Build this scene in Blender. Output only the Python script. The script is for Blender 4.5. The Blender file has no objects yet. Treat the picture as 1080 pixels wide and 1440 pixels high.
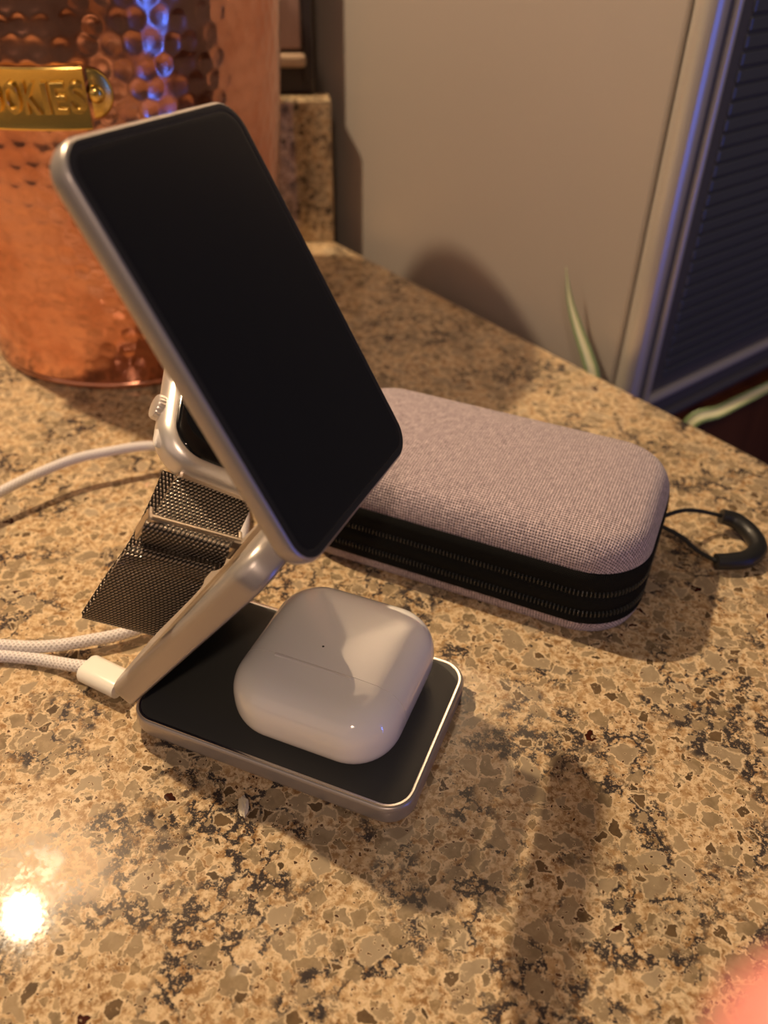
import bpy, bmesh, math, random
import numpy as np
from mathutils import Vector, Matrix, noise

random.seed(7)
C = bpy.context.scene.collection
PI = math.pi
MM = 0.001

# ------------------------------------------------------------------ camera
CAM_Z = 208.9
pitch, roll, FPX = 0.665, 0.017, 1170.7
cd = bpy.data.cameras.new('camera')
cd.sensor_fit = 'VERTICAL'; cd.sensor_height = 24.0; cd.sensor_width = 18.0
cd.lens = FPX / 1440 * 24.0
cd.clip_start = 0.005; cd.clip_end = 20
cd.dof.use_dof = True; cd.dof.focus_distance = 0.236
cd.dof.aperture_fstop = cd.lens / 2.9
camo = bpy.data.objects.new('camera', cd); C.objects.link(camo)
F_ = Vector((0, math.cos(pitch), -math.sin(pitch))); R_ = Vector((1, 0, 0)); U_ = R_.cross(F_)
R2 = R_*math.cos(roll) + U_*math.sin(roll); U2 = -R_*math.sin(roll) + U_*math.cos(roll)
camo.matrix_world = Matrix(((R2.x, U2.x, -F_.x, 0), (R2.y, U2.y, -F_.y, 0), (R2.z, U2.z, -F_.z, CAM_Z*MM), (0, 0, 0, 1)))
bpy.context.scene.camera = camo

# ------------------------------------------------------------------ light
w = bpy.data.worlds.new('room'); bpy.context.scene.world = w; w.use_nodes = True
w.node_tree.nodes['Background'].inputs[0].default_value = (0.78, 0.62, 0.50, 1)
w.node_tree.nodes['Background'].inputs[1].default_value = 0.085

def lamp(name, typ, loc, energy, color, size=0.02, target=None, size_y=None):
    l = bpy.data.lights.new(name, typ); l.energy = energy; l.color = color
    if typ == 'AREA':
        l.size = size
        if size_y: l.shape = 'RECTANGLE'; l.size_y = size_y
    else: l.shadow_soft_size = size
    o = bpy.data.objects.new(name, l); C.objects.link(o); o.location = Vector(loc)*MM
    if target: o.rotation_euler = (Vector(target)*MM - o.location).to_track_quat('-Z', 'Y').to_euler()
    return o
lamp('kitchen_lamp', 'POINT', (-425, 482, 795), 31.0, (1.0, 0.74, 0.46), 0.011)
lamp('left_front_fill', 'AREA', (-1300, -1300, 900), 4.5, (1.0, 0.68, 0.50), 2.4, (-60, 250, 60), 1.6)  # large warm fill added from the front left, not an actual window
lamp('front_fill_lamp', 'POINT', (-60, -1050, 1250), 23.0, (1.0, 0.72, 0.52), 0.05)  # point fill added in front to brighten the earbud case and base
lamp('screen_glow', 'AREA', (1190, -594, 60), 2.4, (0.03, 0.14, 1.0), 0.01, (-90, 366, 150), 0.9)

vs = bpy.context.scene.view_settings
vs.view_transform = 'Standard'; vs.look = 'None'; vs.gamma = 1.0; vs.exposure = 0.14; vs.use_curve_mapping = False

# ------------------------------------------------------------------ node helpers
def mat(name, color=(0.5, 0.5, 0.5), rough=0.5, metal=0.0, **kw):
    m = bpy.data.materials.new(name); m.use_nodes = True
    b = m.node_tree.nodes['Principled BSDF']
    b.inputs['Base Color'].default_value = (*color, 1); b.inputs['Roughness'].default_value = rough
    b.inputs['Metallic'].default_value = metal
    for k, v in kw.items(): b.inputs[k.replace('_', ' ')].default_value = v
    return m
class N:
    """small node-graph writer"""
    def __init__(s, m): s.t = m.node_tree; s.b = s.t.nodes['Principled BSDF']
    def new(s, typ, **kw):
        n = s.t.nodes.new(typ)
        for k, v in kw.items(): setattr(n, k, v)
        return n
    def put(s, sock, v):
        if hasattr(v, 'is_output') : s.t.links.new(v, sock)
        elif isinstance(v, (tuple, list)) and len(v) == 3 and sock.type == 'RGBA': sock.default_value = (*v, 1)
        else: sock.default_value = v
    def math(s, op, a, b=0.0, c=None, clamp=False):
        n = s.new('ShaderNodeMath', operation=op, use_clamp=clamp); s.put(n.inputs[0], a); s.put(n.inputs[1], b)
        if c is not None: s.put(n.inputs[2], c)
        return n.outputs[0]
    def ramp(s, v, lo, hi, a=0.0, b=1.0):
        n = s.new('ShaderNodeMapRange', interpolation_type='SMOOTHSTEP'); s.put(n.inputs[0], v)
        n.inputs[1].default_value = lo; n.inputs[2].default_value = hi; n.inputs[3].default_value = a; n.inputs[4].default_value = b
        return n.outputs[0]
    def mix(s, f, a, b, mode='MIX'):
        n = s.new('ShaderNodeMix', data_type='RGBA', blend_type=mode); s.put(n.inputs[0], f); s.put(n.inputs[6], a); s.put(n.inputs[7], b)
        return n.outputs[2]
    def noise(s, v, scale, detail=3, rough=0.55, out=0, dist=0.0):
        n = s.new('ShaderNodeTexNoise'); s.put(n.inputs['Vector'], v); n.inputs['Scale'].default_value = scale
        n.inputs['Detail'].default_value = detail; n.inputs['Roughness'].default_value = rough; n.inputs['Distortion'].default_value = dist
        return n.outputs[out]
    def voro(s, v, scale, feature='F1', rnd=1.0):
        n = s.new('ShaderNodeTexVoronoi', feature=feature); s.put(n.inputs['Vector'], v); n.inputs['Scale'].default_value = scale
        n.inputs['Randomness'].default_value = rnd
        return n
    def vadd(s, a, b, op='ADD'):
        n = s.new('ShaderNodeVectorMath', operation=op); s.put(n.inputs[0], a); s.put(n.inputs[1], b); return n.outputs[0]
    def vscale(s, a, k):
        n = s.new('ShaderNodeVectorMath', operation='SCALE'); s.put(n.inputs[0], a); s.put(n.inputs[3], k); return n.outputs[0]
    def coord(s, which='Object', scale=1.0):
        n = s.new('ShaderNodeTexCoord'); return s.vscale(n.outputs[which], scale)
    def uv(s, scale=1.0):
        n = s.new('ShaderNodeUVMap'); n.uv_map = 'UVMap'; return s.vscale(n.outputs[0], scale)
    def sep(s, v):
        n = s.new('ShaderNodeSeparateXYZ'); s.put(n.inputs[0], v); return n.outputs
    def bump(s, h, strength=0.3, dist=0.0002):
        n = s.new('ShaderNodeBump'); s.put(n.inputs['Height'], h); n.inputs['Strength'].default_value = strength
        n.inputs['Distance'].default_value = dist; s.t.links.new(n.outputs[0], s.b.inputs['Normal'])
    def color(s, c): s.put(s.b.inputs['Base Color'], c)
    def rough(s, c): s.put(s.b.inputs['Roughness'], c)

# ------------------------------------------------------------------ materials
def quartz():
    m = mat('speckled_quartz', rough=0.16, Specular_IOR_Level=0.32); n = N(m); p = n.coord('Object', 1000.0)      # millimetres
    # let the slab's pattern be slightly warped
    wv = n.vscale(n.vadd(n.noise(p, 0.16, 3, 0.6, 1), (0.5, 0.5, 0.5), 'SUBTRACT'), 5.0)
    wv2 = n.vscale(n.vadd(n.noise(p, 0.55, 2, 0.6, 1), (0.5, 0.5, 0.5), 'SUBTRACT'), 1.6)
    q = n.vadd(p, n.vadd(wv, wv2)); q1 = n.vadd(p, wv2)
    base = n.mix(n.ramp(n.noise(p, 0.10, 5, 0.65), 0.38, 0.62), (0.33, 0.195, 0.085), (0.58, 0.41, 0.22))
    base = n.mix(n.ramp(n.noise(p, 0.42, 5, 0.7), 0.42, 0.60), base, (0.80, 0.64, 0.41))
    base = n.mix(n.ramp(n.noise(n.vadd(p, (31, 7, 0)), 0.7, 4, 0.7), 0.55, 0.66, 0, 0.8), base, (0.20, 0.105, 0.04))
    def stones(col, vec, scale, pick, t0, t1, cols, rimcol, rimw):
        ve = n.voro(vec, scale, 'DISTANCE_TO_EDGE'); vc = n.voro(vec, scale, 'F1')
        rr = n.sep(vc.outputs['Color'])
        sel = n.math('GREATER_THAN', rr[0], pick)
        th = n.math('MULTIPLY_ADD', rr[1], t1 - t0, t0)
        d = n.math('SUBTRACT', ve.outputs[0], th)
        rim = n.math('MULTIPLY', n.math('MULTIPLY', n.ramp(n.math('ADD', d, n.math('MULTIPLY', n.noise(vec, scale*5, 3), rimw*0.9)), -rimw*0.55, rimw*0.15), sel), n.ramp(n.noise(vec, scale*1.7, 2), 0.3, 0.55, 0.25, 1.0))
        ins = n.math('MULTIPLY', n.ramp(d, -0.012, 0.016), sel)
        c = n.mix(n.math('MULTIPLY', rim, 0.68), col, rimcol)
        st = n.mix(rr[2], cols[0], cols[1])
        st = n.mix(n.ramp(n.noise(vec, scale*2.2, 2, 0.5), 0.35, 0.7, 0, 0.45), st, cols[2])
        return n.mix(ins, c, st), ins
    cream = (0.84, 0.69, 0.46)
    c, i1 = stones(base, q1, 0.31, 0.62, 0.05, 0.30, ((0.44, 0.33, 0.19), (0.24, 0.17, 0.09), (0.6, 0.47, 0.28)), cream, 0.09)
    c, i2 = stones(c, n.vadd(q, (13, 5, 3)), 0.165, 0.50, 0.06, 0.24, ((0.40, 0.31, 0.19), (0.22, 0.165, 0.095), (0.52, 0.42, 0.27)), cream, 0.09)
    # dark blue-grey veins and clouds
    cloud = n.ramp(n.noise(n.vadd(p, (3, 60, 0)), 0.030, 3, 0.55), 0.54, 0.62)
    fine = n.ramp(n.noise(n.vadd(q1, (9, 0, 4)), 0.22, 6, 0.78), 0.46, 0.55)
    vn = n.math('ABSOLUTE', n.math('SUBTRACT', n.noise(n.vadd(p, (70, 20, 0)), 0.055, 6, 0.68), 0.5))
    vein = n.math('MULTIPLY', n.ramp(vn, 0.040, 0.010), n.ramp(n.noise(n.vadd(p, (5, 5, 9)), 0.045, 2), 0.47, 0.58))
    dark = n.math('MAXIMUM', n.math('MULTIPLY', cloud, fine), vein)
    dark = n.math('MULTIPLY', dark, n.math('SUBTRACT', 1.0, n.math('MULTIPLY', i2, 0.85)))
    c = n.mix(n.math('MULTIPLY', dark, 0.96), c, (0.034, 0.032, 0.038))
    c, i3 = stones(c, n.vadd(q, (43, 25, 3)), 0.135, 0.74, 0.10, 0.27, ((0.46, 0.38, 0.26), (0.25, 0.19, 0.115), (0.50, 0.41, 0.27)), cream, 0.10)
    c, i4 = stones(c, n.vadd(q1, (143, 25, 3)), 0.24, 0.91, 0.12, 0.28, ((0.10, 0.07, 0.04), (0.19, 0.13, 0.07), (0.07, 0.05, 0.03)), cream, 0.16)
    c, i5 = stones(c, n.vadd(q1, (243, 95, 3)), 0.22, 0.984, 0.16, 0.26, ((0.060, 0.012, 0.006), (0.03, 0.012, 0.008), (0.10, 0.02, 0.01)), cream, 0.14)
    c, i6 = stones(c, n.vadd(q1, (43, 195, 3)), 0.95, 0.87, 0.14, 0.32, ((0.06, 0.03, 0.02), (0.15, 0.08, 0.04), (0.08, 0.04, 0.02)), cream, 0.16)
    c = n.mix(1.0, c, (0.84, 0.80, 0.78), 'MULTIPLY')
    n.color(c)
    n.rough(n.ramp(n.noise(p, 0.9, 3), 0.3, 0.7, 0.035, 0.06))
    n.bump(n.noise(p, 0.12, 2), 0.02, 0.0004)
    return m
QUARTZ = quartz()

def brushed(name, col, rough, metal=0.85, bump=0.05):
    m = mat(name, col, rough, metal); n = N(m); p = n.coord('Object', 1000.0)
    f = n.noise(p, 6.0, 2)
    n.rough(n.ramp(f, 0.3, 0.7, rough*0.9, rough*1.12)); n.bump(f, bump, 0.00003)
    return m
ALU = brushed('anodised_grey_aluminium', (0.47, 0.43, 0.405), 0.34, 0.6)
ALU_RIM = mat('polished_chamfer', (0.80, 0.77, 0.74), 0.22, 1.0)
WATCH_ALU = brushed('silver_aluminium', (0.86, 0.81, 0.77), 0.33, 0.75)
BLACKPAD = mat('soft_black_pad', (0.055, 0.056, 0.054), 0.42, Specular_IOR_Level=0.3)
def dusty():
    m = mat('black_face_with_dust', (0.009, 0.010, 0.013), 0.33); n = N(m); p = n.coord('Object', 1000.0)
    v = n.voro(p, 0.11); r = n.sep(v.outputs['Color'])
    sp = n.math('MULTIPLY', n.ramp(v.outputs['Distance'], 0.035, 0.018), n.math('GREATER_THAN', r[0], 0.72))
    n.color(n.mix(n.math('MULTIPLY', sp, 0.5), (0.009, 0.010, 0.013), (0.20, 0.19, 0.18)))
    n.b.inputs['Specular IOR Level'].default_value = 0.35
    return m
DUSTY = dusty()
BEZEL = mat('dark_bezel', (0.028, 0.028, 0.030), 0.30, 0.2)
GLASS_BLACK = mat('black_screen_glass', (0.004, 0.004, 0.005), 0.06)
WHITE = mat('glossy_white_plastic', (0.90, 0.875, 0.85), 0.07, Coat_Weight=0.5, Coat_Roughness=0.03, Subsurface_Weight=0.12, Subsurface_Radius=(0.003, 0.0025, 0.002))
WHITE_HINGE = mat('satin_hinge_metal', (0.84, 0.80, 0.77), 0.15, 0.1)
PLUG = mat('white_plug_plastic', (0.84, 0.80, 0.72), 0.28)
DOT = mat('dark_led_window', (0.01, 0.01, 0.01), 0.3)
RUBBER = mat('black_rubber', (0.012, 0.012, 0.012), 0.42)
CORD = mat('black_cord', (0.010, 0.010, 0.010), 0.75)

def braid():
    m = mat('white_braided_sleeve', (0.76, 0.70, 0.68), 0.62); n = N(m); u = n.sep(n.uv(1.0))
    a = n.math('SINE', n.math('ADD', n.math('MULTIPLY', u[0], 2*PI*7), n.math('MULTIPLY', u[1], 2*PI*0.62)))
    b = n.math('SINE', n.math('SUBTRACT', n.math('MULTIPLY', u[0], 2*PI*7), n.math('MULTIPLY', u[1], 2*PI*0.62)))
    h = n.math('MAXIMUM', a, b)
    n.color(n.mix(n.ramp(h, 0.0, 0.9), (0.58, 0.52, 0.50), (0.82, 0.77, 0.75))); n.bump(h, 0.5, 0.00025)
    return m
BRAID = braid()

def fabric(name, ca, cb, pitch=0.98, dark=(0.045, 0.035, 0.038)):
    m = mat(name, ca, 0.85, 0.0, Sheen_Weight=0.25); n = N(m); p = n.uv(1.0); u = n.sep(p)
    wob = n.noise(p, 0.8, 2); 
    x = n.math('ADD', u[0], n.math('MULTIPLY', wob, 0.5)); y = n.math('ADD', u[1], n.math('MULTIPLY', wob, 0.35))
    k = 2*PI/pitch*0.5
    s1 = n.math('SINE', n.math('MULTIPLY', n.math('ADD', x, y), k)); s2 = n.math('SINE', n.math('MULTIPLY', n.math('SUBTRACT', x, y), k))
    h = n.math('MULTIPLY', s1, s2)                       # checker of over and under threads
    st = n.new('ShaderNodeCombineXYZ'); n.put(st.inputs[0], n.math('MULTIPLY', u[0], 0.35)); n.put(st.inputs[1], n.math('MULTIPLY', u[1], 2.6))
    thr = n.noise(st.outputs[0], 0.9, 4, 0.7)
    st2 = n.new('ShaderNodeCombineXYZ'); n.put(st2.inputs[0], n.math('MULTIPLY', u[0], 2.6)); n.put(st2.inputs[1], n.math('MULTIPLY', u[1], 0.35))
    thr2 = n.noise(st2.outputs[0], 0.9, 4, 0.7)
    th = n.math('ADD', n.math('MULTIPLY', thr, 0.5), n.math('MULTIPLY', thr2, 0.5))
    c = n.mix(n.ramp(th, 0.40, 0.60), ca, cb)
    c = n.mix(n.ramp(h, 0.15, -0.6, 0, 0.93), c, dark)
    n.color(c); n.bump(h, 0.6, 0.00022)
    return m
FABRIC = fabric('heather_mauve_fabric', (0.31, 0.24, 0.27), (0.72, 0.585, 0.625))
def tape():
    m = mat('black_zipper_tape', (0.012, 0.012, 0.012), 0.9, Specular_IOR_Level=0.1); n = N(m); u = n.sep(n.uv(1.0))
    h = n.math('MULTIPLY', n.math('SINE', n.math('MULTIPLY', u[0], 2*PI/0.9)), n.math('SINE', n.math('MULTIPLY', u[1], 2*PI/0.9)))
    n.color(n.mix(n.ramp(h, 0.0, 0.8), (0.004, 0.004, 0.004), (0.030, 0.031, 0.028))); n.bump(h, 0.6, 0.0002)
    return m
TAPE = tape()
TEETH = mat('black_coil_teeth', (0.030, 0.032, 0.032), 0.22)

def mesh_metal():
    m = mat('woven_steel_mesh', (0.40, 0.34, 0.30), 0.28, 1.0); n = N(m); u = n.sep(n.uv(1.0))
    px, py = 1.12, 1.0
    row = n.math('FLOOR', n.math('DIVIDE', u[1], py))
    off = n.math('MULTIPLY', n.math('MODULO', n.math('ABSOLUTE', row), 2.0), 0.5)
    fx = n.math('SUBTRACT', n.math('FRACT', n.math('ADD', n.math('DIVIDE', u[0], px), off)), 0.5)
    fy = n.math('SUBTRACT', n.math('FRACT', n.math('DIVIDE', u[1], py)), 0.5)
    sk = n.math('ADD', fx, n.math('MULTIPLY', fy, 0.35))
    d = n.math('SQRT', n.math('ADD', n.math('MULTIPLY', n.math('MULTIPLY', sk, sk), 1.0), n.math('MULTIPLY', n.math('MULTIPLY', fy, fy), 0.62)))
    h = n.ramp(d, 0.52, 0.08)
    n.color(n.mix(n.ramp(d, 0.26, 0.38), (0.44, 0.37, 0.31), (0.010, 0.007, 0.005)))
    n.put(n.b.inputs['Metallic'], n.ramp(d, 0.26, 0.38, 0.95, 0.2))
    n.bump(h, 0.9, 0.0005)
    return m
MESH = mesh_metal()
CLASP = mat('satin_steel_clasp', (0.66, 0.57, 0.47), 0.28, 1.0)

def copper():
    m = mat('hammered_copper', (0.74, 0.30, 0.16), 0.20, 1.0); n = N(m); p = n.coord('Object', 1000.0)
    f = n.noise(p, 0.035, 4, 0.6)
    n.color(n.mix(n.ramp(f, 0.35, 0.65), (0.80, 0.39, 0.26), (0.64, 0.27, 0.165)))
    n.rough(n.ramp(n.noise(p, 0.12, 4), 0.3, 0.7, 0.12, 0.22))
    return m
COPPER = copper()
BRASS = mat('brass', (0.88, 0.60, 0.17), 0.22, 1.0)

GREY_PANEL = brushed('satin_stainless_panel', (0.50, 0.45, 0.41), 0.46, 0.45, 0.08)
TRIM_STEEL = brushed('satin_steel_trim', (0.62, 0.58, 0.52), 0.34, 0.5)
DOOR_DARK = brushed('dark_door_frame', (0.13, 0.125, 0.125), 0.38, 0.4)
SLAT = brushed('blue_grey_slat', (0.105, 0.115, 0.125), 0.33, 0.4)
def wood(name, a, b_, rough=0.4):
    m = mat(name, a, rough); n = N(m); p = n.coord('Object', 1.0); s = n.sep(p)
    c = n.new('ShaderNodeCombineXYZ'); n.put(c.inputs[0], n.math('MULTIPLY', s[0], 30)); n.put(c.inputs[1], n.math('MULTIPLY', s[1], 30)); n.put(c.inputs[2], n.math('MULTIPLY', s[2], 3))
    n.color(n.mix(n.ramp(n.noise(c.outputs[0], 1.5, 5, 0.6), 0.35, 0.65), a, b_)); return m
REDWOOD = wood('dark_red_brown_wood', (0.085, 0.022, 0.008), (0.14, 0.042, 0.014))
FLOORWOOD = wood('floor_wood', (0.10, 0.035, 0.016), (0.15, 0.06, 0.028))
TILE = wood('mottled_pink_tile', (0.36, 0.22, 0.18), (0.46, 0.31, 0.26), 0.35)
GROUT = mat('dark_grout', (0.05, 0.042, 0.045), 0.8)
LEDGE = mat('tan_ledge_tile', (0.50, 0.36, 0.25), 0.35)
PLASTER = mat('wall_plaster', (0.35, 0.29, 0.24), 0.8)
def leafm():
    m = mat('striped_leaf', (0.2, 0.25, 0.1), 0.45); n = N(m); u = n.sep(n.uv(1.0))
    e = n.math('ABSOLUTE', n.math('SUBTRACT', u[0], 0.5))
    n.color(n.mix(n.ramp(e, 0.16, 0.30), (0.62, 0.60, 0.38), (0.17, 0.24, 0.10))); return m
LEAF = leafm()
LEAFD = mat('dark_green_leaf', (0.03, 0.07, 0.02), 0.5)
POT = mat('terracotta', (0.30, 0.12, 0.06), 0.7)
SOIL = mat('potting_soil', (0.03, 0.02, 0.015), 0.9)
def skinm():
    m = mat('skin', (0.80, 0.30, 0.27), 0.5, Subsurface_Weight=0.35, Subsurface_Radius=(0.006, 0.002, 0.001), Subsurface_Scale=1.0); n = N(m)
    p = n.coord('Object', 1000); n.bump(n.noise(p, 2.5, 3), 0.3, 0.0001); return m
SKIN = skinm()
NAIL = mat('fingernail', (0.85, 0.55, 0.48), 0.3)
CRUMBM = mat('pale_crumb', (0.75, 0.66, 0.50), 0.7)

# ------------------------------------------------------------------ object helpers (all geometry in millimetres, world space)
def tag(o, label=None, cat=None, group=None, kind=None):
    for k, v in (('label', label), ('category', cat), ('group', group), ('kind', kind)):
        if v: o[k] = v
    return o
def thing(name, loc, label, cat, group=None):
    o = bpy.data.objects.new(name, None); C.objects.link(o); o.location = Vector(loc)*MM; o.empty_display_size = 0.01
    return tag(o, label, cat, group)
def wloc(o):
    v = Vector(o.location)
    while o.parent: o = o.parent; v += o.location
    return v
def obj(name, verts, faces, m, parent=None, smooth=True, uvs=None, origin=None, angle=None):
    org = Vector(origin)*MM if origin is not None else (wloc(parent) if parent else Vector((0, 0, 0)))
    me = bpy.data.meshes.new(name)
    me.from_pydata([(Vector(v)*MM - org)[:] for v in verts], [], faces)
    if smooth: me.polygons.foreach_set('use_smooth', [True]*len(me.polygons))
    if uvs is not None:
        ul = me.uv_layers.new(name='UVMap'); idx = [0]*len(me.loops); me.loops.foreach_get('vertex_index', idx)
        flat = []
        for i in idx: flat += [uvs[i][0], uvs[i][1]]
        ul.data.foreach_set('uv', flat)
    me.materials.append(m); me.update()
    if smooth and angle: me.set_sharp_from_angle(angle=math.radians(angle))
    o = bpy.data.objects.new(name, me); C.objects.link(o)
    if parent:
        o.parent = parent; o.location = org - wloc(parent)
    else: o.location = org
    return o
def frame(o, x, y, z):
    """4x4 in mm from origin and three axes"""
    return Matrix(((x[0], y[0], z[0], o[0]), (x[1], y[1], z[1], o[1]), (x[2], y[2], z[2], o[2]), (0, 0, 0, 1)))
def xf(M, vs_): return [M @ Vector(v) for v in vs_]
def ring(hx, hy, R, seg=8, side=6):
    """rounded rectangle outline, counter-clockwise, with points along the sides too"""
    R = max(min(R, hx, hy), 0.01); pts = []
    cs = [(hx-R, hy-R, 0), (-hx+R, hy-R, 90), (-hx+R, -hy+R, 180), (hx-R, -hy+R, 270)]
    for k, (cx, cy, a0) in enumerate(cs):
        for i in range(seg+1):
            a = math.radians(a0 + 90*i/seg); pts.append((cx + R*math.cos(a), cy + R*math.sin(a)))
        nx = cs[(k+1) % 4]; a = math.radians(a0+90)
        p0 = pts[-1]; p1 = (nx[0] + R*math.cos(a), nx[1] + R*math.sin(a))
        for i in range(1, side): t = i/side; pts.append((p0[0]*(1-t)+p1[0]*t, p0[1]*(1-t)+p1[1]*t))
    return pts
def slab(hx, hy, R, prof, seg=8, side=6, cap0=True, cap1=True, rmin=0.6):
    """stack of rounded rectangles: prof = [(inset, z), ...] bottom to top; uv unfolds outward in mm from the top"""
    V, F, UV = [], [], []; L = [0.0]
    for i in range(len(prof)-1, 0, -1):
        L.append(L[-1] + math.hypot(prof[i][0]-prof[i-1][0], prof[i][1]-prof[i-1][1]))
    L = L[::-1]; top_in = prof[-1][0]
    for j, (ins, z) in enumerate(prof):
        r = ring(hx-ins, hy-ins, max(R-ins, rmin), seg, side); e = top_in - L[j]
        ru = ring(hx-e, hy-e, max(R-e, rmin), seg, side)
        for (x, y), (uu, vv) in zip(r, ru): V.append((x, y, z)); UV.append((uu, vv))
    n = len(ring(hx, hy, R, seg, side))
    for j in range(len(prof)-1):
        for i in range(n):
            k = (i+1) % n; F.append((j*n+i, j*n+k, (j+1)*n+k, (j+1)*n+i))
    if cap0: F.append(tuple(range(n-1, -1, -1)))
    if cap1: F.append(tuple((len(prof)-1)*n+i for i in range(n)))
    return V, F, UV
def dome_caps(prof, depth_in, dz, steps=6):
    return prof
def arc(i0, z0, i1, z1, n=5, convex='out'):
    """quarter ellipse between (inset,z) points"""
    out = []
    for k in range(n+1):
        a = PI/2*k/n
        if convex == 'up': out.append((i0+(i1-i0)*(1-math.cos(a)), z0+(z1-z0)*math.sin(a)))      # starts vertical, ends flat
        else: out.append((i0+(i1-i0)*math.sin(a), z0+(z1-z0)*(1-math.cos(a))))                   # starts flat, ends vertical
    return out
def bez(pts, n=8):
    """Catmull-Rom through points"""
    P = [Vector(p) for p in pts]; P = [P[0]*2-P[1]] + P + [P[-1]*2-P[-2]]; out = []
    for i in range(1, len(P)-2):
        for k in range(n):
            t = k/n
            out.append(0.5*((2*P[i]) + (P[i+1]-P[i-1])*t + (2*P[i-1]-5*P[i]+4*P[i+1]-P[i+2])*t*t + (3*P[i]-P[i-1]-3*P[i+1]+P[i+2])*t**3))
    out.append(P[-2]); return out
def tube(pts, r, seg=12, caps=True, closed=False):
    """tube with frames; r a number or per-point list"""
    n = len(pts); V, F, UV = [], [], []; pts = [Vector(p) for p in pts]
    up = Vector((0, 0, 1)); L = 0
    for i, p in enumerate(pts):
        t = (pts[min(i+1, n-1)] - pts[max(i-1, 0)]).normalized()
        if i: L += (pts[i]-pts[i-1]).length
        x = up.cross(t)
        if x.length < 1e-3: x = Vector((1, 0, 0)).cross(t)
        x.normalize(); y = t.cross(x); rr = r[i] if isinstance(r, (list, tuple)) else r
        for k in range(seg+1):
            a = 2*PI*k/seg; V.append(p + x*rr*math.cos(a) + y*rr*math.sin(a)); UV.append((k/seg, L))
    s = seg+1
    for i in range(n-1):
        for k in range(seg): F.append((i*s+k, i*s+k+1, (i+1)*s+k+1, (i+1)*s+k))
    if caps: F.append(tuple(range(seg-1, -1, -1))); F.append(tuple((n-1)*s+k for k in range(seg)))
    return V, F, UV
def box(p0, p1, M=None, bev=0.0):
    """axis box in mm with optional chamfer, transformed"""
    bm = bmesh.new(); bmesh.ops.create_cube(bm, size=1)
    c = [(a+b)/2 for a, b in zip(p0, p1)]; s = [abs(b-a) for a, b in zip(p0, p1)]
    for v in bm.verts: v.co = Vector((v.co.x*s[0]+c[0], v.co.y*s[1]+c[1], v.co.z*s[2]+c[2]))
    if bev: bmesh.ops.bevel(bm, geom=bm.edges[:], offset=bev, segments=2, affect='EDGES', profile=0.5)
    V = [v.co.copy() for v in bm.verts]; bm.verts.index_update(); F = [tuple(v.index for v in f.verts) for f in bm.faces]; bm.free()
    return (xf(M, V) if M else V), F

def deg(a): return math.radians(a)

# ================================================================== SETTING
Q = Vector((-37.6, 568.6, 0))                 # back right corner of the worktop
ed = Vector((math.cos(deg(-51.6)), math.sin(deg(-51.6)), 0)); en = Vector((-ed.y, ed.x, 0))   # right edge direction, outward
wd = Vector((math.cos(deg(8)), math.sin(deg(8)), 0)); wn = Vector((-wd.y, wd.x, 0))
Zv = Vector((0, 0, 1))

# floor
V, F = box((-3000, -3000, -930), (3000, 3000, -900)); o = obj('floor', V, F, FLOORWOOD, smooth=False, origin=(0, 0, -900)); tag(o, kind='structure')
# wall with tiles
MW = frame(Q + wn*20, wd, wn, Zv)
V, F = box((-1400, 0, -899.5), (-9, 30, 1300), MW); wallo = obj('wall_back', V, F, PLASTER, smooth=False, origin=Q + wn*20); tag(wallo, kind='structure')
def wallbox(name, p0, p1, m, bev=0.8, parent=wallo):
    V, F = box(p0, p1, MW, bev); return obj(name, V, F, m, parent, smooth=False)
x = -16.5
while x > -500:
    for zz in (116, 220, 324, 428):
        wallbox('tile', (x-100, -6, zz), (x, 0, zz+100), TILE, 1.2)
    x -= 103
wallbox('pencil_trim', (-560, -9, 106), (-14, 0, 113.5), LEDGE, 2.2)
wallbox('grout_strip', (-560, -3, 90.6), (-10, 0, 106), GROUT, 0.5)
wallbox('edge_trim', (-15.6, -5, 98), (-9.5, 0, 1290), GROUT, 0.8)

# worktop
wt = thing('countertop', Q, 'beige, brown and black speckled quartz worktop under everything', 'countertop')
def prism(poly, z0, z1, m, name, parent, bev=1.5, **kw):
    bm = bmesh.new(); vs_ = [bm.verts.new((p[0], p[1], z1)) for p in poly]; f = bm.faces.new(vs_); bm.normal_update()
    if f.normal.z < 0: f.normal_flip()
    r = bmesh.ops.extrude_face_region(bm, geom=[f]); vv = [g for g in r['geom'] if isinstance(g, bmesh.types.BMVert)]
    for v in vv: v.co.z = z0
    bmesh.ops.recalc_face_normals(bm, faces=bm.faces)
    if bev:
        eds = [e for e in bm.edges if abs(e.verts[0].co.z-z1) < 1e-4 and abs(e.verts[1].co.z-z1) < 1e-4]
        bmesh.ops.bevel(bm, geom=eds, offset=bev, segments=3, affect='EDGES', profile=0.5)
    bm.verts.index_update(); V = [v.co.copy() for v in bm.verts]; F = [tuple(v.index for v in f.verts) for f in bm.faces]; bm.free()
    return obj(name, V, F, m, parent, smooth=False, **kw)
A = Q; B = Q + ed*760; Cc = Vector((-900, B.y, 0)); D = Q - wd*880
prism([Q + wn*19.6 - ed*0, A, B, Cc, D + wn*19.6], -32, 0, QUARTZ, 'slab', wt)
MB_ = frame(Q, wd, wn, Zv)
V, F = box((-600, 0.0, 0.0), (0, 19.5, 90), MB_, 1.2); obj('upstand', V, F, QUARTZ, wt, smooth=False)
# base cabinet carrying the worktop
cab = thing('base_cabinet', (-250, 250, -900), 'wooden base cabinet carrying the speckled worktop', 'cabinet')
ins = [A - en*25 - wn*2 - wd*0, B - en*25 + ed*-20, Vector((-880, B.y+20, 0)), D - wn*2 + wd*10]
prism(ins, -899.5, -32.2, REDWOOD, 'carcass', cab, 0)

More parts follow.
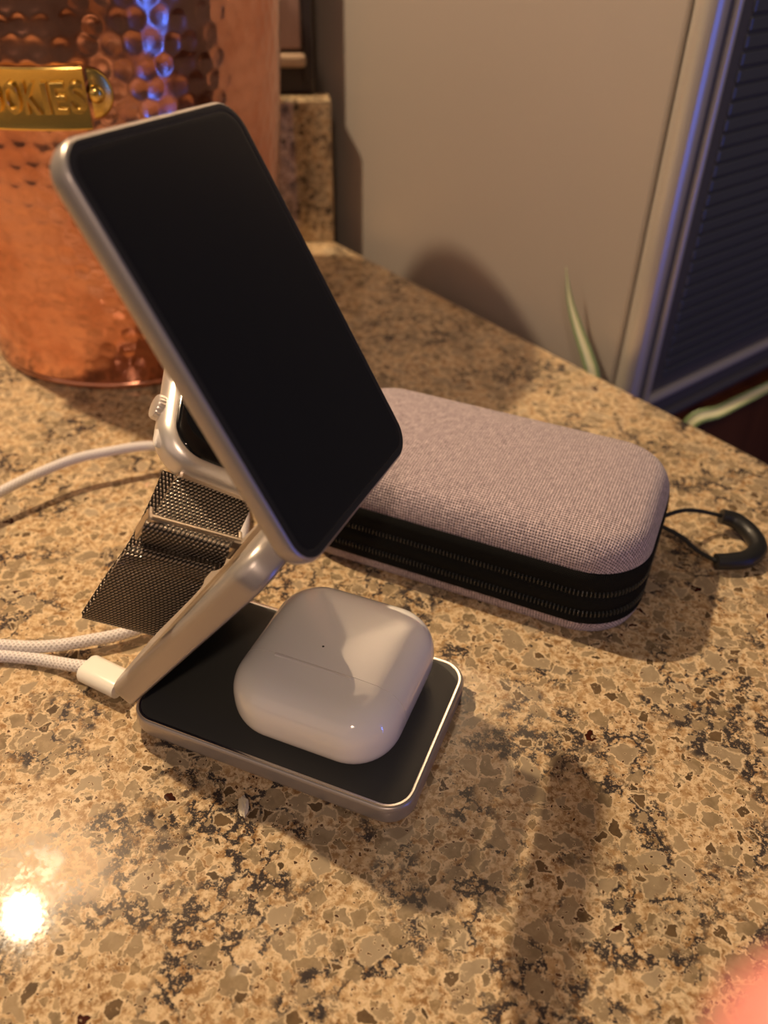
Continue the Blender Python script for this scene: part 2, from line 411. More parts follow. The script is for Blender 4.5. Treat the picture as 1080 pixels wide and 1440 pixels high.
# grey refrigerator beside the worktop
MF = frame(Q + en*18, ed, en, Zv)       # x along the worktop edge, y away from it
fr = thing('refrigerator', Q + en*200 + ed*60, 'tall grey metal refrigerator with dark slatted door beside the worktop', 'refrigerator')
FX, FZ = 238.0, -48.0
def fbox(name, p0, p1, m, bev=1.0, parent=fr, smooth=False):
    V, F = box(p0, p1, MF, bev); return obj(name, V, F, m, parent, smooth=smooth)
fbox('side_panel', (-130, 0, FZ), (FX-5, 560, 900), GREY_PANEL, 1.5)
door = fbox('door', (FX-4.5, 4, FZ), (FX+2, 556, 900), DOOR_DARK, 2)
V, F, UV = tube([MF @ Vector((FX+1, 7.0, FZ)), MF @ Vector((FX+1, 7.0, 900))], 7.0, 20); obj('corner_strip', V, F, TRIM_STEEL, door, angle=40)
V, F, UV = tube([MF @ Vector((FX+2, 24, FZ+20)), MF @ Vector((FX+2, 24, 900))], 2.4, 14); obj('inner_bead', V, F, TRIM_STEEL, door, angle=40)
V, F, UV = tube([MF @ Vector((FX+2, 24, FZ+20)), MF @ Vector((FX+2, 540, FZ+20))], 3.6, 14); obj('bottom_rail_bead', V, F, TRIM_STEEL, door, angle=40)
V, F, UV = tube([MF @ Vector((FX+2, 8, FZ+4)), MF @ Vector((FX+2, 548, FZ+4))], 3.6, 14); obj('bottom_rail', V, F, DOOR_DARK, door, angle=40)
sl = None
for k in range(110):
    z0 = FZ + 30 + k*6.8
    if sl is None: sl = fbox('slat', (FX+1, 36, z0), (FX+3.2, 545, z0+6.0), SLAT, 1.0, door)
    else:
        c = sl.copy(); C.objects.link(c); c.parent = door; c.location = sl.location + Vector((0, 0, k*6.8*MM))
# wooden cabinet the refrigerator stands on
lc = thing('wooden_cabinet', Q + en*200 + ed*60 + Vector((0, 0, -900)), 'dark red-brown wooden cabinet under the grey refrigerator', 'cabinet')
V, F = box((-130, 2, -899.5), (FX-4, 560, FZ-1), MF, 2); obj('carcass', V, F, REDWOOD, lc, smooth=False)
V, F = box((FX-3.6, 8, -800), (FX+6, 552, FZ-12), MF, 2); dr = obj('door', V, F, REDWOOD, lc, smooth=False)
V, F, UV = tube([MF @ Vector((FX+14, 500, -300)), MF @ Vector((FX+14, 500, -420))], 4, 10); obj('handle', V, F, TRIM_STEEL, dr)

# ================================================================== COPPER CANISTER
CC = Vector((-139.6, 435.4, 0))
can = thing('copper_canister', CC, 'hammered copper cookie canister with a brass name plate', 'canister')
def canR(z):
    if z < 4: return 75.0
    return 76.0 + 15.5*(1-(1-min(z, 250)/250)**1.7)
def canister_body():
    NA, NZ = 560, 250; H = 200.0; V, F = [], []
    zs = np.linspace(3.0, H, NZ); rowh = 8.0; per = 66
    ang = np.linspace(0, 2*PI, NA, endpoint=False)
    rng = np.random.RandomState(3); nrow = int(H/rowh)+3
    jx = rng.uniform(-.16, .16, (nrow, per)); jz = rng.uniform(-.16, .16, (nrow, per)); dep = rng.uniform(0.75, 1.25, (nrow, per))
    for z in zs:
        R = canR(z); row0 = int(z/rowh); d2 = np.full(NA, 1e9); dk = np.ones(NA)
        for r in (row0-1, row0, row0+1, row0+2):
            if r < 0 or r >= nrow: continue
            u = ang/(2*PI)*per - 0.5*(r % 2); c0 = np.floor(u).astype(int)
            for dc in (-1, 0, 1, 2):
                ci = (c0+dc) % per
                du = (u-(c0+dc)-jx[r, ci])*(2*PI*R/per); dz = (z-(r+jz[r, ci])*rowh)
                q = du*du+dz*dz; m_ = q < d2; d2 = np.where(m_, q, d2); dk = np.where(m_, dep[r, ci], dk)
        tt = np.clip(d2/17.0, 0, 1); disp = 0.27*tt*tt*(3-2*tt)*dk
        fade = min(1, max(0, (z-9)/8))
        rr = R - 0.35 + disp*fade
        for a, r_ in zip(ang, rr): V.append((CC.x+r_*math.cos(a), CC.y+r_*math.sin(a), z))
    for j in range(NZ-1):
        for i in range(NA): k = (i+1) % NA; F.append((j*NA+i, j*NA+k, (j+1)*NA+k, (j+1)*NA+i))
    return V, F
def lathe(c, prof, seg=96):
    V, F = [], []
    for r, z in prof:
        for k in range(seg): a = 2*PI*k/seg; V.append((c.x+r*math.cos(a), c.y+r*math.sin(a), c.z+z))
    for j in range(len(prof)-1):
        for k in range(seg): l = (k+1) % seg; F.append((j*seg+k, j*seg+l, (j+1)*seg+l, (j+1)*seg+k))
    F.append(tuple(range(seg-1, -1, -1))); F.append(tuple((len(prof)-1)*seg+k for k in range(seg)))
    return V, F
V, F = canister_body(); obj('body', V, F, COPPER, can)
V, F = lathe(CC, [(72, 0.2), (74.6, 0.4), (75.6, 1.6), (75.4, 3.2), (74.4, 4.2), (70, 4.3)]); obj('foot_rim', V, F, COPPER, can, angle=50)
V, F = lathe(CC, [(89, 199), (92.5, 200), (93, 203), (91, 206), (80, 210), (40, 214), (12, 215), (8, 217), (8, 221), (12, 224), (12, 228), (8, 230)]); obj('lid', V, F, COPPER, can, angle=50)
# brass plate, bent round the canister: u = arc length from the plate's right end, v = height
A_END = math.atan2(351.9-CC.y, -117.6-CC.x)
def onCan(u, v, off):
    R = canR(v); a = A_END + u/R; return (CC.x+(R+off)*math.cos(a), CC.y+(R+off)*math.sin(a), v)
ZP0, ZP1 = 123.5, 146.0
def plate():
    V, F = [], []; us = np.linspace(-84, 0, 60); vs_ = [ZP0, ZP0+0.6, ZP1-0.6, ZP1]
    offs = [0.4, 2.4, 2.4, 0.4]
    rows = [(ZP0, 0.2), (ZP0, 2.2), (ZP0+0.7, 2.6), (ZP0+3, 2.2), (ZP1-3, 2.2), (ZP1-0.7, 2.6), (ZP1, 2.2), (ZP1, 0.2)]
    for v, of in rows:
        for u in us:
            inw = 0
            V.append(onCan(u, v, of))
    n = len(us)
    for j in range(len(rows)-1):
        for i in range(n-1): F.append((j*n+i, j*n+i+1, (j+1)*n+i+1, (j+1)*n+i))
    F.append(tuple(j*n+n-1 for j in range(len(rows)))); F.append(tuple(j*n for j in range(len(rows)-1, -1, -1)))
    return V, F
V, F = plate(); pl_ = obj('name_plate', V, F, BRASS, can, angle=35)
V, F = [], []
for k in range(25):       # rounded lug that carries the rivet
    a = -PI/2 + PI*k/24
    for rr, of in ((0.0, 2.0), (7.6, 2.0), (8.6, 1.4), (9.0, 0.2)): V.append(onCan(1.5+rr*math.cos(a)*0.95, (ZP0+ZP1)/2+1.5+rr*math.sin(a)*1.05, of))
for k in range(24):
    for j in range(3): F.append((k*4+j, k*4+j+1, (k+1)*4+j+1, (k+1)*4+j))
obj('rivet_lug', V, F, BRASS, pl_)
V, F = [], []
for j in range(7):
    t = PI/2*j/6
    for k in range(24): a = 2*PI*k/24; V.append(onCan(3.6+3.2*math.cos(t)*math.cos(a), (ZP0+ZP1)/2+1.5+3.4*math.cos(t)*math.sin(a), 1.8+2.6*math.sin(t)))
for j in range(6):
    for k in range(24): l = (k+1) % 24; F.append((j*24+k, j*24+l, (j+1)*24+l, (j+1)*24+k))
obj('rivet', V, F, BRASS, pl_)
# raised lettering
def letter(ch, x0, width, z0, height):
    cu = bpy.data.curves.new('t', 'FONT'); cu.body = ch; cu.size = 20; cu.extrude = 0.9; cu.bevel_depth = 0.22; cu.bevel_resolution = 1; cu.offset = 0.25
    to = bpy.data.objects.new('t', cu); C.objects.link(to); dg = bpy.context.evaluated_depsgraph_get()
    me = bpy.data.meshes.new_from_object(to.evaluated_get(dg)); bpy.data.objects.remove(to)
    xs = [v.co.x for v in me.vertices]; ys = [v.co.y for v in me.vertices]
    x_0, x_1, y_0, y_1 = min(xs), max(xs), min(ys), max(ys)
    V = [onCan(x0 + (v.co.x-x_0)/(x_1-x_0)*width, z0 + (v.co.y-y_0)/(y_1-y_0)*height, 2.9+v.co.z) for v in me.vertices]
    F = [tuple(p.vertices) for p in me.polygons]; bpy.data.meshes.remove(me); bpy.data.curves.remove(cu)
    obj('letter', V, F, BRASS, pl_, angle=30)
xx = -43.8
for ch, wd_ in (('C', 5.6), ('O', 5.8), ('O', 5.8), ('K', 5.7), ('I', 2.1), ('E', 4.9), ('S', 5.4)):
    letter(ch, xx, wd_, 129.8, 11.2); xx += wd_ + 1.3

# ================================================================== CHARGING STAND
th = -0.373
b = Vector((math.cos(th), math.sin(th), 0)); a_ = Vector((-math.sin(th), math.cos(th), 0))
O = Vector((-76.3, 156.7, 0))
W, L, T = 57.6, 89.8, 8.0
def pose(bc, ac, z): return O + b*bc + a_*ac + Zv*z
st = thing('charging_stand', pose(L/2, W/2, 0), 'folding grey aluminium charging stand with black faces, opened in a Z shape', 'charger')
def panel(name, M, top_mat, TH=8.0, L=L, W=W, bz=0.8, R=8.5):
    """panel centred on its frame, from z=0 (back) to z=T (face)"""
    T = TH; prof = [(2.6, 0.0), (1.3, 0.3), (0.5, 1.1), (0.1, 2.2), (0, 3.0)] + arc(0, T-1.6, 0.75, T-0.12, 4, 'up') + [(0.95, T-0.05)]
    V, F, UV = slab(L/2, W/2, R, prof, 10, 4); p = obj(name, xf(M, V), F, ALU, st, angle=45)
    prof = [(0.85, T-0.05), (0.9, T+0.10), (1.1, T+0.14), (0.9+bz, T+0.05), (0.9+bz, T-0.3)]
    V, F, UV = slab(L/2, W/2, R, prof, 10, 4, False, False); obj('bright_rim', xf(M, V), F, ALU_RIM if name == 'base_panel' else BEZEL, p, angle=35)
    prof = [(0.9+bz, T-0.3), (0.95+bz, T-0.02), (1.5+bz, T+0.04), (4, T+0.06)]
    V, F, UV = slab(L/2, W/2, R, prof, 10, 4); obj('black_face', xf(M, V), F, top_mat, p, angle=35)
    return p
M1 = frame(pose(L/2, W/2, 0.15), b, a_, Zv)
base = panel('base_panel', M1, BLACKPAD)
V, F, UV = slab(L/2-6, W/2-6, 6, [(0.5, 0.0), (0, 0.05), (0, 0.3)], 8, 3)
psi = 0.919; e = b*math.cos(psi) + Zv*math.sin(psi); en2 = -b*math.sin(psi) + Zv*math.cos(psi)
# middle panel: its black face looks down at the base, its aluminium back up and to the left
c2 = pose(0, W/2, 8.6) + e*(L/2 + 0.2) + en2*T
M2 = frame(c2, e, -a_, -en2)
mid = panel('middle_panel', M2, BLACKPAD)
ph = 1.021; d3 = -b*math.cos(ph) + Zv*math.sin(ph); n3 = b*math.sin(ph) + Zv*math.cos(ph)
om, dth = -0.078, 0.031
b2 = Vector((math.cos(th+dth), math.sin(th+dth), 0)); a2 = Vector((-b2.y, b2.x, 0)); dd = -b2*math.cos(ph) + Zv*math.sin(ph)
w3 = a2*math.cos(om) + dd*math.sin(om); x3 = -a2*math.sin(om) + dd*math.cos(om); n3 = w3.cross(x3)
T3 = 6.0
c3 = Vector((-15.5, 131.7, 91.0)) + x3*(91.3/2) + w3*(57.9/2 - 0.7) - n3*T3
M3 = frame(c3, x3, -w3, n3)
topp = panel('top_panel', M3, DUSTY, T3, 93.6, 61.2, 1.6, 7.6)
V, F, UV = tube([pose(56.0, 10, 84.5), pose(56.0, 47, 84.5)], 3.6, 18); obj('upper_hinge', V, F, ALU, st, angle=40)
V, F, UV = tube([pose(-3.0, 12, 8.2), pose(-3.0, 45, 8.2)], 3.4, 18); obj('lower_hinge', V, F, ALU, st, angle=40)

# ================================================================== WATCH
X = Vector((0.78, 0.24, -0.58)).normalized(); nW = Vector((0.63, -0.25, 0.74)); nW = (nW - X*nW.dot(X)).normalized(); Y = nW.cross(X)
cW = Vector((-40.2, 195.0, 90.3)) - nW*5.5 - X*0.6
MWt = frame(cW, X, Y, nW)
wa = thing('smartwatch', cW - nW*5.5, 'silver smartwatch with a dark screen and woven metal band behind the black panel', 'watch')
prof = [(7.5, -5.9), (5.5, -5.7), (2.5, -5.0), (1.0, -3.9), (0.25, -2.2), (0, -0.4), (0.05, 1.4), (0.5, 3.0), (1.35, 4.1), (2.3, 4.7), (2.75, 4.8)]
V, F, UV = slab(19, 22.5, 11.5, prof, 14, 4); case_ = obj('case', xf(MWt, V), F, WATCH_ALU, wa, angle=60)
prof = [(2.8, 4.3), (2.85, 4.85), (3.3, 5.4), (4.3, 5.8), (6.5, 5.95), (10, 6.0)]
V, F, UV = slab(19, 22.5, 11.5, prof, 14, 4); obj('screen_glass', xf(MWt, V), F, GLASS_BLACK, wa, angle=60)
# crown on the left side, side button below it
def disc_on_side(y0, r, x0, x1, name, ry=None, m=WATCH_ALU, seg=28, zc=0.0, rib=0.0):
    V, F = [], []; ry = ry or r
    xs = [(x0, 1.0), (x0-(x0-x1)*0.75, 1.0), (x0-(x0-x1)*0.95, 0.9), (x1, 0.72)]
    for xx_, s in xs:
        for k in range(seg):
            a = 2*PI*k/seg; rr = 1 + (rib if (k % 2) else 0)
            V.append((xx_, y0 + ry*s*rr*math.sin(a), zc + r*s*rr*math.cos(a)))
    for j in range(3):
        for k in range(seg): l = (k+1) % seg; F.append((j*seg+k, j*seg+l, (j+1)*seg+l, (j+1)*seg+k))
    F.append(tuple(3*seg+k for k in range(seg)))
    return obj(name, xf(MWt, V), F, m, wa, angle=40)
disc_on_side(-5.0, 3.5, -17.5, -20.6, 'digital_crown', 3.5, seg=48, rib=-0.05, zc=-0.6)
disc_on_side(-13.6, 1.5, -17.2, -18.9, 'side_button', 3.6, WHITE_HINGE, zc=-0.6)
# band connectors (lugs) at both ends
for sgn in (-1, 1):
    V, F = box((-11.2, sgn*21.2-1.5, -3.4), (11.2, sgn*21.2+1.9*sgn+0.2, -0.2), MWt, 0.9); obj('lug', V, F, CLASP, wa, smooth=False)
BE = [(-49.1, 160.8, 89.8), (-30.0, 163.4, 78.3), (-56.7, 160.9, 79.7), (-37.3, 164.8, 69.0), (-58.1, 158.9, 79.5), (-37.2, 157.8, 72.6), (-59.1, 158.1, 77.4), (-38.0, 157.1, 70.4), (-60.1, 159.7, 73.3), (-39.4, 158.6, 66.3), (-61.7, 161.6, 69.8), (-39.9, 157.3, 66.3), (-63.4, 158.9, 70.6), (-41.6, 154.3, 67.5), (-66.0, 157.6, 68.8), (-44.2, 155.9, 63.5), (-68.3, 157.7, 65.3), (-46.9, 157.2, 58.0), (-79.9, 160.5, 46.4), (-58.3, 154.3, 45.7), (-81.7, 162.4, 44.7), (-60.0, 156.9, 43.2), (-75.3, 166.5, 53.3), (-54.2, 158.8, 54.5), (-68.3, 171.5, 61.9), (-47.4, 163.4, 63.2), (-63.1, 177.6, 70.2), (-42.1, 169.7, 70.1), (-59.6, 183.9, 77.1), (-38.8, 176.3, 73.7)]
def strip(pairs, thick, name, parent, m, n=6, nw=10):
    Lp = bez([p[0] for p in pairs], n); Rp = bez([p[1] for p in pairs], n); V, F, UV = [], [], []; Ls = 0; cen = [(l+r)/2 for l, r in zip(Lp, Rp)]
    N_ = len(Lp)
    prof = [(0.0, -0.5), (0.0, 0.5)] + [(k/nw, 0.5) for k in range(1, nw)] + [(1.0, 0.5), (1.0, -0.5)] + [(k/nw, -0.5) for k in range(nw-1, 0, -1)]
    for i in range(N_):
        if i: Ls += (cen[i]-cen[i-1]).length
        t = (cen[min(i+1, N_-1)]-cen[max(i-1, 0)]).normalized(); wv = (Rp[i]-Lp[i]); nn = wv.cross(t).normalized(); wl_ = wv.length
        for s, h in prof: V.append(Lp[i] + wv*s + nn*h*thick); UV.append((s*wl_, Ls))
    M_ = len(prof)
    for i in range(N_-1):
        for k in range(M_): l = (k+1) % M_; F.append((i*M_+k, i*M_+l, (i+1)*M_+l, (i+1)*M_+k))
    F.append(tuple(range(M_-1, -1, -1))); F.append(tuple((N_-1)*M_+k for k in range(M_)))
    return obj(name, V, F, m, parent, uvs=UV, angle=50)
pairs = [(Vector(BE[2*i]) + en2*0.6, Vector(BE[2*i+1]) + en2*1.3) for i in range(len(BE)//2)]
lugp = MWt @ Vector((-11.2, -22.5, -1.8)); lugq = MWt @ Vector((11.2, -22.5, -1.8))
lug2 = MWt @ Vector((-11.2, 22.8, -2.2)); lug2q = MWt @ Vector((11.2, 22.8, -2.2))
bandm = strip([(lugp, lugq)] + pairs[1:], 1.3, 'woven_band', wa, MESH)
# clasp loop the band runs through
l0, r0 = pairs[1]
dwn = (pairs[9][0]-pairs[1][0]).normalized(); wdir = (r0-l0).normalized(); outn = wdir.cross(dwn).normalized()
if outn.dot(Vector((0, 0, CAM_Z)) - l0) < 0: outn = -outn
pa = l0 - wdir*0.8 + outn*1.2; pb = r0 + wdir*0.8 + outn*1.2
loop = [pa + wdir*0.5, pa, pa + dwn*2 - outn*1.0, pa + dwn*5 - outn*3.4, pa + dwn*6.6 - outn*4.0, pa + wdir*1.5 + dwn*7.2 - outn*4.0]
Mc = frame((pa+pb)/2, wdir, dwn, outn)
V, F = box((-12.4, -1.4, -0.9), (12.4, 2.0, 1.1), Mc, 0.7); cl = obj('clasp_bar', V, F, CLASP, bandm, smooth=False)
V, F = box((-12.4, -1.0, -3.6), (-11.2, 7.6, 1.0), Mc, 0.5); obj('clasp_cheek', V, F, CLASP, bandm, smooth=False)
V, F = box((11.2, -1.0, -3.6), (12.4, 6.0, 1.0), Mc, 0.5); obj('clasp_cheek', V, F, CLASP, bandm, smooth=False)
V, F = box((-12.2, 6.6, -3.4), (12.2, 7.8, -2.2), Mc, 0.4); obj('clasp_bar', V, F, CLASP, bandm, smooth=False)
# charging puck under the watch, on a small flap of the middle panel
MP = frame(cW - X*0 - nW*5.95, X, Y, -nW)
V, F = [], []
for r_, z_ in ((12.5, 0.0), (13.6, 0.25), (14.0, 1.0), (14.0, 4.0), (13.4, 4.6), (11, 4.7)):
    for k in range(48): an = 2*PI*k/48; V.append(MP @ Vector((r_*math.cos(an), r_*math.sin(an), z_)))
for j in range(5):
    for k in range(48): l = (k+1) % 48; F.append((j*48+k, j*48+l, (j+1)*48+l, (j+1)*48+k))
F.append(tuple(range(47, -1, -1))); F.append(tuple(5*48+k for k in range(48)))
pk = obj('watch_puck', V, F, PLUG, st, angle=45)
cp = MP @ Vector((0, 0, 2.6)); tgt = cp + (b*1.0 - Zv*0.62).normalized()*14
x5 = (tgt-cp); x5 = (x5 - nW*x5.dot(nW)).normalized(); z5 = (-nW - x5*(-nW).dot(x5)).normalized(); y5 = z5.cross(x5)
V, F = box((0, -9, -1.6), (17.5, 9, 1.8), frame(cp, x5, y5, z5), 1.0); obj('puck_flap', V, F, ALU, pk, smooth=False)

# ================================================================== EARBUD CASE
ax = b*math.cos(deg(0)) ; 
EB_C = pose(55.4, 31.2, 8.3); eb_rot = deg(0.0)
ex = (b*math.cos(eb_rot) + a_*math.sin(eb_rot)); ey = (-b*math.sin(eb_rot) + a_*math.cos(eb_rot))
ME = frame(EB_C, ex, ey, Zv)
HX, HY, HZ, RC = 25.6, 26.6, 10.6, 14.5
def pebble():
    prof = []; n = 16; dep = 12.0; ex1 = 2.55
    def pt(t): c = math.cos(t); s = math.sin(t); return (dep*(1-abs(c)**(2/ex1)), HZ*(1 if s >= 0 else -1)*abs(s)**(2/ex1))
    ts = [-PI/2 + PI*i/(2*n) for i in range(1, 2*n)]
    pr = [pt(t) for t in ts]
    V, F, UV = slab(HX, HY, RC, pr, 12, 8, False, False, rmin=3.0)
    nr = len(ring(HX, HY, RC, 12, 8)); base_n = len(V)
    # caps: shrink the last ring to the centre with a gentle dome
    for side, j in ((1, len(pr)-1), (-1, 0)):
        rg = V[j*nr:(j+1)*nr]; z0 = abs(rg[0][2]); prev = list(range(j*nr, (j+1)*nr))
        for s in (0.8, 0.6, 0.4, 0.2):
            st_ = len(V)
            for (x_, y_, z_) in rg: V.append((x_*s, y_*s, side*(z0 + (HZ+0.5-z0)*(1-s*s))))
            cur = list(range(st_, st_+nr))
            for i in range(nr):
                k = (i+1) % nr; f = (prev[i], prev[k], cur[k], cur[i]); F.append(f if side > 0 else f[::-1])
            prev = cur
        V.append((0, 0, side*(HZ+0.5))); cidx = len(V)-1
        for i in range(nr): k = (i+1) % nr; f = (prev[i], prev[k], cidx); F.append(f if side > 0 else f[::-1])
    return V, F
V0, F0 = pebble()
def split(V, F, ycut, keep_upper, gap):
    bm = bmesh.new(); vv = [bm.verts.new(v) for v in V]
    for f in F:
        try: bm.faces.new([vv[i] for i in f])
        except ValueError: pass
    bmesh.ops.recalc_face_normals(bm, faces=bm.faces)
    y = ycut + (gap if keep_upper else -gap)
    r = bmesh.ops.bisect_plane(bm, geom=bm.verts[:]+bm.edges[:]+bm.faces[:], plane_co=(0, y, 0), plane_no=(0, 1, 0), clear_inner=keep_upper, clear_outer=not keep_upper)
    edg = [g for g in r['geom_cut'] if isinstance(g, bmesh.types.BMEdge)]
    fl = bmesh.ops.edgeloop_fill(bm, edges=edg)['faces']
    bmesh.ops.inset_region(bm, faces=fl, thickness=0.12, depth=0.0)
    bm.verts.index_update(); V = [v.co.copy() for v in bm.verts]; F = [tuple(v.index for v in f.verts) for f in bm.faces]; bm.free()
    return V, F
eb = thing('earbud_case', EB_C, 'glossy white earbud charging case lying on the base of the charging stand', 'earbud case')
EB_T = HZ + 0.5
ME2 = ME @ Matrix.Translation((0, 0, EB_T))
YC = -9.4
V, F = split(V0, F0, YC, True, 0.06); body = obj('body', xf(ME2, V), F, WHITE, eb, angle=40)
V, F = split(V0, F0, YC, False, 0.06); lid = obj('lid', xf(ME2, V), F, WHITE, eb, angle=40)
V, F = box((-14.5, YC-1.0, HZ+0.0), (9.5, YC+0.1, HZ+0.40), ME2, 0.3); obj('hinge_plate', V, F, WHITE_HINGE, body, smooth=False)
V, F = [], []
for k in range(16): an = 2*PI*k/16; V.append(ME2 @ Vector((0.35*math.cos(an)-2.8, -2.4+0.35*math.sin(an), HZ+0.53)))
F.append(tuple(range(16))); obj('status_hole', V, F, DOT, body, smooth=False)

# ================================================================== CARRY CASE
cth = deg(-23.7)
cb = Vector((math.cos(cth), math.sin(cth), 0)); ca = Vector((-math.sin(cth), math.cos(cth), 0))
CORN = Vector((93.5, 186.5, 0)) - cb*12.5              # nearest right corner (sharp) of the footprint
CLn, CWd = 132.0, 74.0
c0 = CORN - cb*(CLn/2) + ca*(CWd/2)
MC = frame(c0, cb, ca, Zv)
cs = thing('carry_case', c0, 'mauve grey fabric zip-up hard case lying behind the stand', 'case')
CR = 22.0
prof = [(6.0, 0.15), (3.2, 0.5), (1.4, 1.8), (0.7, 4.0), (0.6, 6.0)]
V, F, UV = slab(CLn/2, CWd/2, CR, prof, 14, 10); obj('lower_shell', xf(MC, V), F, FABRIC, cs, uvs=UV, angle=60)
prof = [(0.9, 5.8), (0.2, 6.4), (0.0, 8.0), (0.2, 9.6), (1.3, 10.1), (1.5, 11.2), (0.9, 11.7), (0.1, 14), (0.0, 17.5), (1.4, 19.1), (1.4, 20.1), (0.5, 20.6), (0.2, 25), (0.5, 28.4), (1.2, 28.8)]
V, F, UV = slab(CLn/2, CWd/2, CR, prof, 14, 10, False, False); obj('zipper_tape', xf(MC, V), F, TAPE, cs, uvs=UV, angle=60)
HT = 41.0
prof = [(1.6, 27.8), (0.9, 28.6)] + arc(0.9, 28.8, 9.0, HT-1.5, 10, 'up') + [(12, HT-0.9), (16, HT-0.4), (21, HT-0.1), (27, HT)]
V, F, UV = slab(CLn/2, CWd/2, CR, prof, 14, 10); obj('upper_shell', xf(MC, V), F, FABRIC, cs, uvs=UV, angle=60)
def teeth(z, name):
    V, F = [], []; rg = ring(CLn/2-0.9, CWd/2-0.9, CR-0.9, 40, 60); n = len(rg); P_ = [Vector((x, y, z)) for x, y in rg]
    seglen = [(P_[(i+1) % n]-P_[i]).length for i in range(n)]; tot = sum(seglen); pitch_ = 1.35; cnt = int(tot/pitch_)
    i = 0; acc = 0
    for k in range(cnt):
        s = k*pitch_
        while acc+seglen[i] < s: acc += seglen[i]; i += 1
        t = (s-acc)/seglen[i]; p = P_[i].lerp(P_[(i+1) % n], t); tg = (P_[(i+1) % n]-P_[i]).normalized(); ou = Vector((tg.y, -tg.x, 0))
        i0 = len(V)
        for sz in (-1.35, -0.8, 0.8, 1.35):
            o_ = 0.9 if abs(sz) < 1 else 0.25
            for st_, oo in ((-0.42, 0), (-0.2, o_), (0.2, o_), (0.42, 0)): V.append(p + tg*st_ + ou*oo + Zv*sz)
        for j in range(3):
            for q in range(3): F.append((i0+j*4+q, i0+j*4+q+1, i0+(j+1)*4+q+1, i0+(j+1)*4+q))
    o = obj(name, xf(MC, V), F, TEETH, cs, angle=30); o['kind'] = 'stuff'; return o
teeth(10.6, 'zipper_teeth'); teeth(19.6, 'zipper_teeth')
# pull loop: two cord legs and a bent rubber end
p_at = MC @ Vector((CLn/2-2.8, 23.5, 13.5))
ringpts = bez([(132.5, 258.0, 7.5), (138.5, 256.8, 6), (142.8, 250.5, 4.6), (142.6, 242.5, 4.2), (137, 236.8, 4.0), (130, 235.0, 4.0), (124.3, 234.6, 4.2)], 8)
cordp = bez([tuple(p_at), (114, 253.0, 13.6), (123, 257.0, 10.5), (132.5, 258.2, 7.5)], 8)
V, F, UV = tube(cordp, 0.85, 10); pull = obj('pull_cord', V, F, CORD, cs)
cordp2 = bez([tuple(p_at - Zv*2.6), (112, 243.6, 9.0), (118, 238.6, 6), (124.5, 234.6, 4.2)], 8)
V, F, UV = tube(cordp2, 0.85, 10); obj('pull_cord', V, F, CORD, cs)
rad = [3.0 + 0.5*math.sin(PI*i/(len(ringpts)-1)) for i in range(len(ringpts))]
V, F, UV = tube(ringpts, rad, 20); obj('pull_grip', V, F, RUBBER, cs, angle=50)

# ================================================================== CABLE
cable = thing('charging_cable', (-96, 178, 0), 'white braided charging cable looping behind the charging stand', 'cable')
path = [(-93.6, 177.2, 5.2), (-99, 178.5, 4.4), (-106, 181.2, 2.6), (-116, 183.2, 2.2), (-128, 183.6, 2.2), (-148, 180, 2.2), (-172, 170, 2.2), (-190, 172, 2.2), (-192, 184, 2.2), (-176, 191, 2.2),
        (-150, 189.5, 2.2), (-128, 187.4, 3.6), (-112, 186.4, 4.2), (-98, 189.2, 4.2), (-82, 195.6, 4.0), (-62, 213.5, 3.4), (-55, 236, 3.2), (-56, 262, 3.2), (-65, 284, 5), (-82, 293, 10), (-99, 293.0, 12.5),
        (-115, 287.5, 13), (-131, 280, 12.5), (-151, 261, 11), (-175, 232, 7), (-200, 195, 3), (-230, 150, 2.2), (-270, 90, 2.2)]
V, F, UV = tube(bez(path, 10), 2.05, 16); obj('braided_sleeve', V, F, BRAID, cable, uvs=UV)
pd = (Vector((-80.5, 170.0, 5.2)) - Vector((-92.5, 176.2, 5.2))).normalized(); pu = Zv; ps = pu.cross(pd)
Mp = frame(Vector((-93.8, 176.9, 5.4)), pd, ps, pu)
def plugsh():
    V, F = [], []; rg = [(y, z) for y, z in ring(5.0, 3.0, 2.9, 8, 3)]; n = len(rg)
    for xx_, s in ((0, 0.72), (0.25, 0.9), (1.0, 1.0), (15.0, 1.0)):
        for y, z in rg: V.append((xx_, y*s, z*s))
    for j in range(3):
        for i in range(n): k = (i+1) % n; F.append((j*n+i, j*n+k, (j+1)*n+k, (j+1)*n+i))
    F.append(tuple(range(n-1, -1, -1))); F.append(tuple(3*n+i for i in range(n)))
    return V, F
V, F = plugsh(); obj('plug', xf(Mp, V), F, PLUG, cable, angle=40)

# ================================================================== CRUMB
rng = random.Random(5); bm = bmesh.new(); bmesh.ops.create_icosphere(bm, subdivisions=3, radius=1)
cc = Vector((-37.7, 131.2, 1.25))
for v in bm.verts:
    k = 1 + 0.35*noise.noise(v.co*2.1) + 0.15*noise.noise(v.co*6)
    v.co = Vector((v.co.x*1.5*k + cc.x, v.co.y*3.0*k + cc.y + v.co.x*-1.2, v.co.z*0.9*k + cc.z))
bm.verts.index_update(); V = [v.co.copy() for v in bm.verts]; F = [tuple(v.index for v in f.verts) for f in bm.faces]; bm.free()
o = obj('crumb', V, F, CRUMBM, smooth=False, origin=(cc.x, cc.y, 0)); tag(o, 'small pale crumb on the worktop in front of the charging stand', 'crumb')

